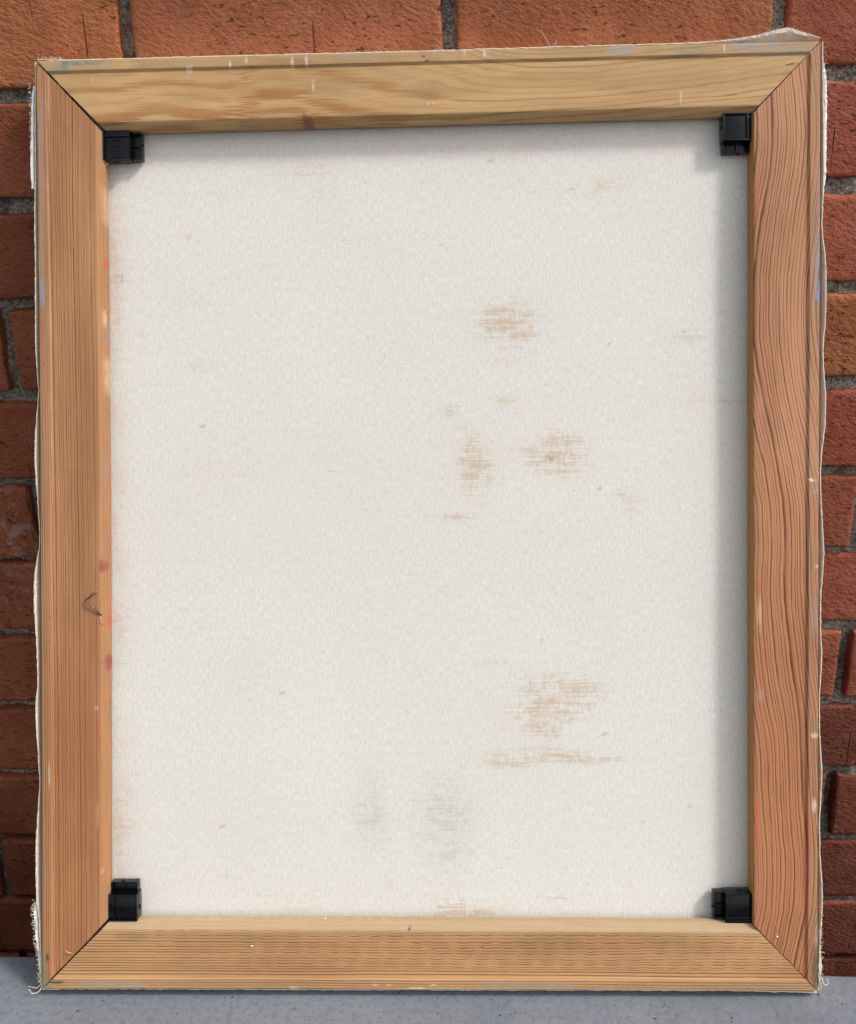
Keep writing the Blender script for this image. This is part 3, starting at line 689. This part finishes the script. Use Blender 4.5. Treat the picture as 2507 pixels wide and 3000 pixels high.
BS_bottom=[(0.0103,0.0050,0.0061,0.0012,0.9000,'dkgreen'), (0.0042,0.0009,0.0066,0.0021,0.6000,'green'), (0.0429,0.0034,0.0282,0.0033,0.3000,'gray'), (0.0646,0.0034,0.0071,0.0024,0.5000,'gray'), (0.0102,-0.0003,0.0047,0.0012,0.6000,'white'), (0.1395,0.0359,0.0471,0.0033,0.3000,'grime'), (0.0627,0.0363,0.0141,0.0033,0.5000,'grime'), (0.1772,0.0013,0.0042,0.0014,0.3000,'white'), (0.2343,0.0036,0.0024,0.0007,0.3500,'white'), (0.2438,0.0036,0.0024,0.0007,0.3000,'white'), (0.2746,0.0037,0.0028,0.0007,0.3500,'white'), (0.2627,0.0015,0.0071,0.0007,0.5000,'white'), (0.3241,0.0041,0.0212,0.0033,0.3500,'gray'), (0.3524,0.0041,0.0282,0.0024,0.3000,'gray'), (0.2581,0.0415,0.0012,0.0009,0.9000,'dkgreen'), (0.2749,0.0289,0.0019,0.0006,0.8000,'dark'), (0.3080,0.0294,0.0019,0.0006,0.7000,'dark'), (0.2112,0.0479,0.1176,0.0021,0.5500,'dust'), (0.3764,0.0479,0.0941,0.0021,0.5000,'dust'), (0.1157,0.0478,0.0588,0.0019,0.5000,'dust'), (0.3527,0.0314,0.0282,0.0071,0.3500,'grime'), (0.4612,0.0405,0.0016,0.0007,0.8000,'blue'), (0.4006,0.0028,0.0012,0.0009,0.7000,'green'), (0.4766,0.0461,0.0188,0.0012,0.4000,'dust'), (0.4463,0.0338,0.0282,0.0047,0.2000,'grime')]

PROF = [(0.0, -THK), (0.0, -0.010), (0.0, -0.0012), (0.012, -0.0002), (0.03, 0.0)]
PROF += [(p, 0.0) for p in np.linspace(0.045, 0.152, 8)] + [(0.1575, -0.0001), (0.161, -0.0003), (0.187, -0.0013), (0.192, -0.0015)]
PROF += [(p, -0.0015) for p in np.linspace(0.215, 0.885, 24)]
PROF += [(0.900, -0.0017), (0.912, -0.0022), (0.985, -0.0060), (0.995, -0.0070), (1.0, -0.0080), (1.0, -0.0095), (1.0, -0.0128), (0.97, -0.0134), (0.5, -0.0146), (0.16, -0.0150), (0.15, -THK)]
PROF_SQ = [q for q in PROF if q[0] < 0.89 or q[1] < -0.0129] 
i0_ = next(i for i, q in enumerate(PROF_SQ) if q[1] < -0.0129 and q[0] > 0.5)
PROF_SQ[i0_:i0_] = [(0.93, -0.0015), (0.965, -0.0016), (0.985, -0.0020), (1.0, -0.0032), (1.0, -0.0100), (1.0, -0.0155)]
PROF_SQ = [(p, min(z, -0.0160) if (0.4 < p < 0.98 and z < -0.0129) else z) for p, z in PROF_SQ]


def bar(name, e0, e1, mat, stains, gaps, bow, label, seed, PROF=PROF, zi=-0.0080):
    """one mitred stretcher bar from corner e0 to corner e1"""
    o0, o1, i0, i1 = OC[e0], OC[e1], IC[e0], IC[e1]
    dirv = (o1 - o0) / np.linalg.norm(o1 - o0)
    M_ = 520
    ps = np.array([p for p, z in PROF]); zs = np.array([z for p, z in PROF])
    ts = np.linspace(0, 1, M_ + 1)
    w = 0.047
    vv = ps * w
    for j in range(len(PROF)):
        if ps[j] == 1.0 and zs[j] < zi: vv[j] = w + (zi - zs[j])
        if ps[j] == 0.0 and zs[j] < -0.0012: vv[j] = -(-0.0012 - zs[j])
    V = np.zeros((M_ + 1, len(PROF), 3)); UV = np.zeros((M_ + 1, len(PROF), 2))
    for j in range(len(PROF)):
        p = ps[j]
        A = o0 + (i0 - o0) * p; B = o1 + (i1 - o1) * p
        jit0 = (vnoise(p * 30, 0.5, seed) - 0.4) * gaps[2]; jit1 = (vnoise(p * 30, 3.5, seed) - 0.4) * gaps[2]
        A = A + dirv * (gaps[0] * (0.35 + 0.65 * abs(p - 0.35)) * 1.4 + jit0)
        B = B - dirv * (gaps[1] * (0.35 + 0.65 * abs(p - 0.35)) * 1.4 + jit1)
        L = np.linalg.norm(B - A)
        P = A[None] + (B - A)[None] * ts[:, None]
        nrm = np.array([-dirv[1], dirv[0]])
        P = P + nrm[None] * (bow * np.sin(math.pi * ts))[:, None]
        # small dents and machining wander
        wz = (vnoise(ts * 60, p * 6, seed + 5) - 0.5) * 0.00025
        if 0 < p < 1 and zs[j] > -0.0081: z = zs[j] + wz
        else: z = zs[j] + 0 * ts
        V[:, j, :2] = P; V[:, j, 2] = z
        s = (P - o0) @ dirv
        UV[:, j, 0] = s; UV[:, j, 1] = vv[j]
    n1 = len(PROF)
    # inside and outside arrises are worn unevenly
    arr = (fbm(ts * 90, ts * 0, seed + 31, 3) - 0.5) * 0.0007
    for j in range(n1):
        if 0.99 <= ps[j] <= 1.0 and zs[j] > -0.0082: V[:, j, 2] += arr
        if ps[j] == 0.0 and zs[j] > -0.002: V[:, j, 2] += arr * 0.8
    idx = np.arange((M_ + 1) * n1).reshape(M_ + 1, n1)
    Fc = []
    for j in range(n1):
        k = (j + 1) % n1
        q = np.stack([idx[:-1, j], idx[:-1, k], idx[1:, k], idx[1:, j]], -1)
        Fc += q.tolist()
    Fc.append(tuple(idx[0, :])[::-1]); Fc.append(tuple(idx[-1, :]))
    P2 = V.reshape(-1, 3)
    col = np.zeros((len(P2), 4)); col[:, :3] = lin(180, 140, 100)[:3]
    al = np.zeros(len(P2))
    for (sx, sy, rx, ry, st, cn) in stains:
        rx = max(rx, 0.0007); ry = max(ry, 0.0007)
        d = ((P2[:, 0] - sx) / rx) ** 2 + ((P2[:, 1] - sy) / ry) ** 2
        d = d * (0.7 + 0.6 * fbm(P2[:, 0] * 300, P2[:, 1] * 300, seed + 51, 2))
        a = st * np.clip(1.25 - d, 0, 1) ** 0.8
        keep = 1 - a
        col[:, :3] = np.where((al + a)[:, None] > 1e-6, (col[:, :3] * (al * keep)[:, None] + np.array(lin(*COLS[cn])[:3])[None] * a[:, None]) / np.maximum(al * keep + a, 1e-6)[:, None], col[:, :3])
        al = al * keep + a
    # handling dirt along the outer band
    ob = (UV.reshape(-1, 2)[:, 1] < 0.0075)
    dirt = np.where(ob, (0.62 if e0 == 'TL' else 0.42) * fbm(P2[:, 0] * 60, P2[:, 1] * 60, seed + 77, 3), 0)
    a = dirt * (1 - al)
    col[:, :3] = np.where((al + a)[:, None] > 1e-6, (col[:, :3] * al[:, None] + np.array(lin(150, 128, 104)[:3])[None] * a[:, None]) / np.maximum(al + a, 1e-6)[:, None], col[:, :3])
    al = al + a
    col[:, 3] = np.clip(al, 0, 1)
    o = mesh_obj(name, P2, Fc, mat, root, uv=UV.reshape(-1, 2), col=col)
    me = o.data
    bm = bmesh.new(); bm.from_mesh(me); bmesh.ops.recalc_face_normals(bm, faces=bm.faces[:]); bm.to_mesh(me); bm.free()
    autosmooth(o, 32)
    o['label'] = label
    return o


bar('stretcher_bar', 'BL', 'TL', M_WL, BS_left, (0.0014, 0.0016, 0.0005), -0.0011, 'left bar of straight fine-grained reddish pine with wine-red paint spots', 11)
bar('stretcher_bar', 'BR', 'TR', M_WR, BS_right, (0.0005, 0.0006, 0.0008), 0.0002, 'right bar of pinkish pine with bold wavy grain', 23, PROF_SQ, -0.0032)
bar('stretcher_bar', 'TL', 'TR', M_WT, BS_top, (0.0014, 0.0006, 0.0005), 0.0, 'pale yellow top bar with soft arched grain and paint-smeared outer edge', 37)
bar('stretcher_bar', 'BL', 'BR', M_WB, BS_bottom, (0.0012, 0.0004, 0.0005), 0.0, 'bottom bar of golden pine with rippled saw marks', 41)

# cloth
SCOL = dict(R=(194, 150, 104), T=(204, 178, 128), G=(172, 163, 147), D=(126, 66, 56), B=(110, 130, 180), K=(84, 78, 74), P=(206, 176, 164))
nx, ny = 250, 300
us = np.linspace(0, 1, nx + 1); vs_ = np.linspace(0, 1, ny + 1)
Ug, Vg = np.meshgrid(us, vs_)
Pq = ((1 - Ug) * (1 - Vg))[..., None] * OC['BL'] + (Ug * (1 - Vg))[..., None] * OC['BR'] + (Ug * Vg)[..., None] * OC['TR'] + ((1 - Ug) * Vg)[..., None] * OC['TL']
Xc, Yc = Pq[..., 0], Pq[..., 1]
Zc = -THK + 0.0006 * np.sin(math.pi * Ug) * np.sin(math.pi * Vg) + (fbm(Xc * 9, Yc * 9, 4, 2) - 0.5) * 0.0016 * np.clip(np.minimum(np.minimum(Ug, 1 - Ug), np.minimum(Vg, 1 - Vg)) * 12, 0, 1)
Zc -= 0.0003
col = np.zeros(Xc.shape + (3,)); col[:] = lin(206, 160, 124)[:3]
al = np.zeros_like(Xc); soft = np.zeros_like(Xc)
def lay(a, c, k):
    global al, col, soft
    keep = 1 - a
    den = np.maximum(al * keep + a, 1e-6)
    col = np.where((a > 1e-4)[..., None], (col * (al * keep)[..., None] + np.array(lin(*SCOL[c])[:3]) * a[..., None]) / den[..., None], col)
    soft = np.where(a > 1e-4, (soft * al * keep + k * a) / den, soft)
    al = al * keep + a
for (sx, sy, rx, ry, st, cn, k) in STAINS:
    d = ((Xc - sx) / max(rx, 0.0016)) ** 2 + ((Yc - sy) / max(ry, 0.0014)) ** 2
    d = d * (0.45 + 1.1 * fbm(Xc * 110, Yc * 190, int(abs(sx) * 1e4) % 97, 3))
    a = st * (np.exp(-d * 0.8) if k == 1 else (np.exp(-d * 0.75) if k == 0 else np.clip(1.5 - d, 0, 1)))
    if k == 0 and st >= 0.4: lay(0.22 * st * np.exp(-(((Xc - sx) / (rx * 1.5)) ** 2 + ((Yc - sy) / (ry * 1.5)) ** 2)), 'T', 0.7)   # faint halo of oil
    lay(np.clip(a * (1.2 if k == 0 else 1.0), 0, 0.95), cn, 0.0 if k == 0 else (0.55 if k == 1 else 1.0))
wl = fbm(Xc * 40, Yc * 25, 61, 3)
lay(0.62 * np.exp(-((Xc - 0.052) / 0.011) ** 2) * np.clip(wl * 1.9 - 0.35, 0, 1), 'R', 0.7)
lay(0.30 * np.exp(-((Xc - 0.50) / 0.012) ** 2) * np.clip(wl * 1.6 - 0.3, 0, 1), 'T', 0.6)
lay(0.42 * np.clip((Yc - 0.574) / 0.008, 0, 1) * np.clip(0.4 + wl, 0, 1), 'P', 0.8)  # pink stain; its tint also paints out the top bar's shadow band
lay(0.12 * np.clip(fbm(Xc * 14, Yc * 14, 71, 3) * 2.4 - 1.1, 0, 1), 'T', 0.8)
n0, n1 = Xc.shape
idx = np.arange(n0 * n1).reshape(n0, n1)
V = np.stack([Xc, Yc, Zc], -1).reshape(-1, 3)
Fc = np.stack([idx[:-1, :-1], idx[:-1, 1:], idx[1:, 1:], idx[1:, :-1]], -1).reshape(-1, 4)
cloth = mesh_obj('canvas_cloth', V, Fc, M_CAN, root, uv=V[:, :2], col=np.concatenate([col, np.clip(al, 0, 1)[..., None]], -1).reshape(-1, 4))
at = cloth.data.attributes.new('soft', 'FLOAT', 'POINT'); at.data.foreach_set('value', np.clip(soft, 0, 1).astype(np.float32).ravel())
cloth['label'] = 'off-white canvas back with rust and grey stains'
sm = cloth.modifiers.new('thickness', 'SOLIDIFY'); sm.thickness = 0.0006; sm.offset = -1


def edge_strip(name, p0, p1, table, axis, out, mat, z_front=-0.0022, thick=0.0006, seed=0, s0=None, s1=None, base=0.0005, fuzz=0.00025, zback=-THK - 0.0006):
    """turned-over cloth along one side; table gives how far its cut edge stands off the bar"""
    p0 = np.array(p0); p1 = np.array(p1); out = np.array(out)
    xs = [t[0] for t in table]; es = [t[1] for t in table]
    o = np.argsort(xs); xs = np.array(xs)[o]; es = np.array(es)[o]
    a0 = p0[axis] if s0 is None else s0; a1 = p1[axis] if s1 is None else s1
    n = max(8, int(abs(a1 - a0) / 0.0012))
    st = np.linspace(a0, a1, n + 1)
    V = []
    prof = [(0.0, zback), (0.10, zback * 0.72), (0.38, zback * 0.42), (0.75, zback * 0.18), (1.0, z_front)]
    m = len(prof)
    k_ = np.ones(7) / 7
    ev = np.interp(st, xs, es); ev = np.convolve(np.pad(ev, 3, mode='edge'), k_, 'valid')
    for i, s in enumerate(st):
        f = (s - p0[axis]) / (p1[axis] - p0[axis])
        b = p0 + (p1 - p0) * f
        fz = (vnoise(s * 900, 1.0, seed) - 0.5) * fuzz
        zf = (vnoise(s * 300, 2.0, seed + 2) - 0.5) * 0.0008 + (vnoise(s * 1500, 4.0, seed + 3) - 0.5) * fuzz * 2
        for side in (0, 1):
            for (q, z) in (prof if side == 0 else prof[::-1]):
                d = base + ev[i] * q + (thick if side else 0) + (fz if q > 0.9 else 0)
                V.append((*(b + out * d), z + (zf if q > 0.9 else 0)))
    M2 = 2 * m
    Fc = []
    for i in range(n):
        for j in range(M2):
            k = (j + 1) % M2
            Fc.append((i * M2 + j, i * M2 + k, (i + 1) * M2 + k, (i + 1) * M2 + j))
    Fc.append(tuple(range(M2))); Fc.append(tuple(n * M2 + j for j in range(M2))[::-1])
    ob = mesh_obj(name, V, Fc, mat, root)
    bm = bmesh.new(); bm.from_mesh(ob.data); bmesh.ops.recalc_face_normals(bm, faces=bm.faces[:]); bm.to_mesh(ob.data); bm.free()
    autosmooth(ob, 45)
    return ob


BOWL = [(y, 0.0) for y in (0, 1)]
def bowed(table, L, bow): return [(s, max(e, 0) - bow * math.sin(math.pi * min(max(s / L, 0), 1))) for s, e in table]
edge_strip('turned_edge', OC['BL'], OC['TL'], bowed(LFL, 0.648, 0.0011), 1, (-1, 0), M_EDGE, seed=3)
edge_strip('turned_edge', OC['BR'], OC['TR'], RFL, 1, (1, 0), M_EDGE, seed=5)
edge_strip('turned_edge', OC['TL'], OC['TR'], TFL, 0, (0, 1), M_EDGE, seed=7, z_front=-0.003)
edge_strip('turned_edge', OC['BL'], OC['BR'], [(0, .0004), (0.05, 0.0001), (0.2, 0.0003), (0.35, 0.0001), (0.48, 0.0002), (0.53, 0.0012)], 0, (0, -1), M_EDGE, seed=9, base=0.0002, zback=-THK - 0.0002)
# folded corner flaps showing the white primed side
FL = [('BL', 'TL', 1, (-1, 0), [(0.560, .0034), (0.575, .0042), (0.60, .0040), (0.625, .0032), (0.633, .0014)], 0.5605, 0.632, 0.0006),
      ('BL', 'TL', 1, (-1, 0), [(0.0, .0006), (0.02, .0024), (0.035, .0040), (0.05, .0056), (0.0605, .0050)], 0.002, 0.0600, 0.0006),
      ('BR', 'TR', 1, (1, 0), [(0.54, .0010), (0.556, .0034), (0.575, .0037), (0.60, .0040), (0.622, .0038), (0.64, .0012)], 0.540, 0.634, 0.0006),
      ('BR', 'TR', 1, (1, 0), [(0.002, .0012), (0.015, .0030), (0.03, .0018), (0.05, .0028), (0.062, .0030)], 0.004, 0.061, 0.0004),
      ('BR', 'TR', 1, (1, 0), [(0.150, .0004), (0.160, .0020), (0.178, .0026), (0.196, .0014), (0.205, .0004)], 0.128, 0.200, 0.0006)]
for i, (a, b, ax, ot, tb, s0, s1, bs) in enumerate(FL[:4]):
    f = edge_strip('corner_flap', OC[a], OC[b], tb, ax, ot, M_PRIME if i < 3 else M_EDGE, z_front=-0.0035, seed=40 + i, s0=s0, s1=s1, base=bs, fuzz=0.0003 if i == 0 else 0.0006)


# frayed threads
def thread(pts, r=0.00022, name='loose_thread', mat=M_THREAD):
    V, Fc = tube_data(smooth_path(pts, 26), r, 6)
    return mesh_obj(name, V, Fc, mat, root)


thread([(0.3640, 0.6478, -0.008), (0.3631, 0.6513, -0.006), (0.3600, 0.6561, -0.004), (0.3566, 0.6613, -0.003)])
thread([(0.3632, 0.6480, -0.007), (0.3655, 0.6512, -0.005), (0.3673, 0.6529, -0.004), (0.3668, 0.6552, -0.004)])
thread([(-0.0012, 0.0080, -0.003), (-0.0008, 0.0006, -0.002), (-0.0034, -0.0026, -0.001), (-0.0073, -0.0032, -0.001), (-0.0100, -0.0006, -0.002)], 0.00042)
thread([(-0.0014, 0.0030, -0.004), (-0.0043, -0.0004, -0.003), (-0.0080, 0.0002, -0.003), (-0.0110, 0.0006, -0.003)], 0.0003)
thread([(0.5388, 0.0180, -0.003), (0.5398, 0.0110, -0.002), (0.5421, 0.0043, -0.001), (0.5450, 0.0046, -0.002), (0.5446, 0.0078, -0.003)], 0.00035)
thread([(0.5386, 0.0120, -0.003), (0.5392, 0.0060, -0.002), (0.5402, 0.0010, -0.002), (0.5385, -0.0016, -0.003)], 0.0004)
thread([(0.5470, 0.6260, -0.003), (0.5492, 0.6278, -0.002), (0.5520, 0.6290, -0.002)], 0.00022)
thread([(0.5472, 0.6180, -0.003), (0.5496, 0.6196, -0.002), (0.5524, 0.6216, -0.002)], 0.00022)
thread([(0.5462, 0.6350, -0.004), (0.5488, 0.6342, -0.003), (0.5516, 0.6332, -0.003)], 0.0002)

V = []; Fc = []
def fuzz(x, y, n, spread, outdir, length, seed, r=0.00016, z=-0.003):
    rg = np.random.default_rng(seed)
    for i in range(n):
        bx, by = x + rg.uniform(-1, 1) * spread[0], y + rg.uniform(-1, 1) * spread[1]
        L = length * rg.uniform(0.4, 1.2)
        a = math.atan2(outdir[1], outdir[0]) + rg.normal(0, 0.7)
        b = a + rg.normal(0, 1.1)
        p0 = (bx, by, z + rg.uniform(-.002, .0015))
        p1 = (bx + math.cos(a) * L * .5, by + math.sin(a) * L * .5, p0[2] + rg.uniform(-.0008, .0014))
        p2 = (p1[0] + math.cos(b) * L * .5, p1[1] + math.sin(b) * L * .5, p1[2] + rg.uniform(-.001, .001))
        v, f = tube_data(smooth_path([p0, p1, p2], 6), r * rg.uniform(0.7, 1.4), 4)
        o = len(V); V.extend(v); Fc.extend([tuple(k + o for k in q) for q in f])
for i, y in enumerate(np.linspace(0.004, 0.060, 24)):
    e = np.interp(y, [0, .02, .035, .05, .0605], [.0012, .003, .0045, .0062, .0056])
    fuzz(-e, y, 4, (0.0005, 0.0016), (-1, -0.2), 0.0024, 100 + i, r=0.00017)
for i, y in enumerate(np.linspace(0.004, 0.058, 16)): fuzz(0.5395 + 0.0012, y, 3, (0.0006, 0.0018), (1, -0.4), 0.0018, 200 + i)
for i, y in enumerate(np.linspace(0.56, 0.645, 16)): fuzz(0.5455 + 0.0035, y, 2, (0.0006, 0.003), (1, 0.3), 0.0016, 300 + i)
for i, y in enumerate(np.linspace(0.585, 0.632, 16)): fuzz(0.0062 - 0.0040, y, 4, (0.0006, 0.002), (-1, 0.2), 0.0015, 400 + i)
for i, x in enumerate(np.linspace(0.008, 0.022, 8)): fuzz(x, 0.6495, 4, (0.001, 0.0006), (0.6, 0.8), 0.0028, 500 + i)
for i, x in enumerate(np.linspace(0.47, 0.545, 26)):
    e = np.interp(x, [t[0] for t in TFL], [t[1] for t in TFL])
    fuzz(x, 0.6488 + e, 3, (0.0015, 0.0003), (0.3, 1), 0.0013, 600 + i)
for i, y in enumerate(np.linspace(0.07, 0.56, 70)):
    e = np.interp(-y, [-t[0] for t in LFL], [t[1] for t in LFL])
    if i % 2: fuzz(0.00711 * y / 0.648 + 0.0011 * math.sin(math.pi * y / 0.648) - 0.0008 - e, y, 1, (0.0002, 0.004), (-1, 0.4), 0.0012, 700 + i, r=0.00012)
    e = np.interp(-y, [-t[0] for t in RFL], [t[1] for t in RFL])
    if i % 3 == 0: fuzz(0.53742 + 0.0083 * y / 0.648 + 0.0008 + e, y, 1, (0.0002, 0.004), (1, 0.4), 0.001, 800 + i, r=0.00012)
fr = mesh_obj('frayed_edge', V, Fc, M_THREAD, root)
fr['kind'] = 'stuff'

# bent staple
sp = [(0.0443, 0.2794, 0.0002), (0.0400, 0.2762, 0.0006), (0.0366, 0.2735, 0.0010), (0.0362, 0.2729, 0.0011), (0.0366, 0.2722, 0.0010), (0.0410, 0.2678, 0.0004), (0.0453, 0.2630, -0.0008), (0.0458, 0.2618, -0.0026)]
V, Fc = tube_data(sp, 0.00052, 8, False)
stp = mesh_obj('staple', V, Fc, M_STEEL, root)
stp['label'] = 'bent dark steel staple prised up from the left bar'

# splinters and paint flecks on the bars
def fleck(x, y, z, rx, ry, rz, mat, name, seed):
    bm = bmesh.new(); bmesh.ops.create_icosphere(bm, subdivisions=2, radius=1.0)
    rg = np.random.default_rng(seed)
    for v in bm.verts: v.co = Vector((v.co.x * rx * rg.uniform(.85, 1.1) + x, v.co.y * ry * rg.uniform(.85, 1.1) + y, v.co.z * rz + z))
    me = bpy.data.meshes.new(name); bm.to_mesh(me); bm.free()
    o = bpy.data.objects.new(name, me); C.objects.link(o); o.parent = root; me.materials.append(mat)
    for p in me.polygons: p.use_smooth = True
for i, (x, y, z) in enumerate([(0.1993, 0.0476, -0.0058), (0.1482, 0.0301, -0.0012), (0.5106, 0.0370, -0.0012)]): fleck(x, y, z, .00075, .0007, .0004, M_FLECK, 'paint_fleck', i)
M_CHIP = mat_plain('fresh_pine_splinter', lin(228, 188, 138), 0.7, 0.2, 0.1)
def splinter(pts, r, nm='splinter'):
    V, Fc = tube_data(smooth_path(pts, 8), r, 5); mesh_obj(nm, V, Fc, M_CHIP, root)
splinter([(0.0456, 0.2612, -0.002), (0.0462, 0.2580, -0.0006), (0.0470, 0.2550, -0.003)], 0.00025)
splinter([(0.0520, 0.5770, -0.008), (0.0535, 0.5772, -0.007), (0.0545, 0.5780, -0.007)], 0.00035)
splinter([(0.0215, 0.0250, -0.001), (0.0195, 0.0262, 0.0004), (0.0182, 0.0276, 0.001)], 0.00035)
splinter([(0.4980, 0.0680, -0.004), (0.4962, 0.0684, -0.003), (0.4942, 0.0682, -0.003)], 0.0003)
splinter([(0.5230, 0.6330, -0.0014), (0.5262, 0.6342, -0.0008), (0.5290, 0.6344, -0.0004)], 0.0005)


# corner keys: moulded cap with a recessed panel and a lower pocketed tongue
def corner_key(corner, rz, emblem, label):
    zc, zt_, zbk = -0.0048, -0.0096, -0.0165
    W, H, T = 0.0188, 0.0212, 0.0072
    bx = Box()
    rim = 0.0010; rec = 0.0013; band = 0.0042
    bx.box(0, W, -H, 0, zbk, zc - rec, 0.0003)
    bx.box(0, rim, -H, 0, zc - rec - .0006, zc, 0.00030)
    bx.box(W - rim, W, -H, -0.0022, zc - rec - .0006, zc, 0.00030)
    bx.box(0, W, -H, -H + rim, zc - rec - .0006, zc - 0.00005, 0.00030)
    bx.box(0.0003, W - 0.0003, -band - rim, -band, zc - rec - .0006, zc - 0.00002, 0.00030)
    o = bx.build('corner_key', M_PLAST, root)
    tg = Box()
    tg.box(W - 0.002, W + T, -H + 0.0007, -0.0016, zbk, zt_ - 0.0022, 0.0003)
    tg.box(W + T - rim, W + T, -H + 0.0007, -0.0016, zt_ - 0.0026, zt_, 0.00030)
    tg.box(W - 0.001, W + T - 0.0002, -H + 0.0007, -H + 0.0007 + rim, zt_ - 0.0026, zt_ - .00004, 0.00030)
    tg.box(W - 0.001, W + T - 0.0002, -0.0016 - rim, -0.0016, zt_ - 0.0026, zt_ - .00004, 0.00030)
    tg.box(W - 0.001, W + T - 0.0004, -H / 2 - 0.0009, -H / 2, zt_ - 0.0026, zt_ - .0003, 0.00025)
    t = tg.build('tongue', M_PLAST, o)
    kb = bmesh.new(); bmesh.ops.create_uvsphere(kb, u_segments=12, v_segments=8, radius=0.0011)
    for v in kb.verts: v.co += Vector((W + T + 0.0002, -H * 0.46, zt_ - 0.0022))
    me = bpy.data.meshes.new('knob'); kb.to_mesh(me); kb.free()
    k = bpy.data.objects.new('knob', me); C.objects.link(k); k.parent = o; me.materials.append(M_PLAST)
    for p in me.polygons: p.use_smooth = True
    nb = Box(); nb.box(W * 0.34, W * 0.50, -H - 0.0007, -H + 0.0004, zt_ - 0.003, zt_ - 0.0008, 0.0003); nb.build('nub', M_PLAST, o)
    if emblem:
        e = Box(); zz0, zz1 = zc - rec - 0.0003, zc - rec + 0.0006
        # raised mark: a stem and bars lying on their side
        for (x0, x1, y0, y1) in ((.0062, .0118, -.0116, -.0111), (.0062, .0118, -.0150, -.0145), (.0062, .0067, -.0192, -.0150), (.0092, .0097, -.0172, -.0150), (.0118, .0124, -.0182, -.0150), (.0062, .0136, -.0195, -.0190), (.0066, .0120, -.0078, -.0075)):
            e.box(x0, x1, y0, y1, zz0, zz1, 0.0001, 1)
        e.box(.0117, .0122, -.0135, -.0112, zz0, zz1, 0.0001, 1)
        e.build('emblem', M_PLAST, o)
    o.location = (corner[0], corner[1], 0)
    o.rotation_euler = (0, 0, rz)
    o['label'] = label
    return o


corner_key((0.0516, 0.6010), 0, True, 'black plastic corner key with embossed emblem at upper left')
corner_key((0.5016, 0.6022), -math.pi / 2, False, 'black plastic corner key at upper right')
corner_key((0.4956, 0.0440), math.pi, False, 'black plastic corner key at lower right')
corner_key((0.0456, 0.0457), math.pi / 2, False, 'black plastic corner key at lower left')
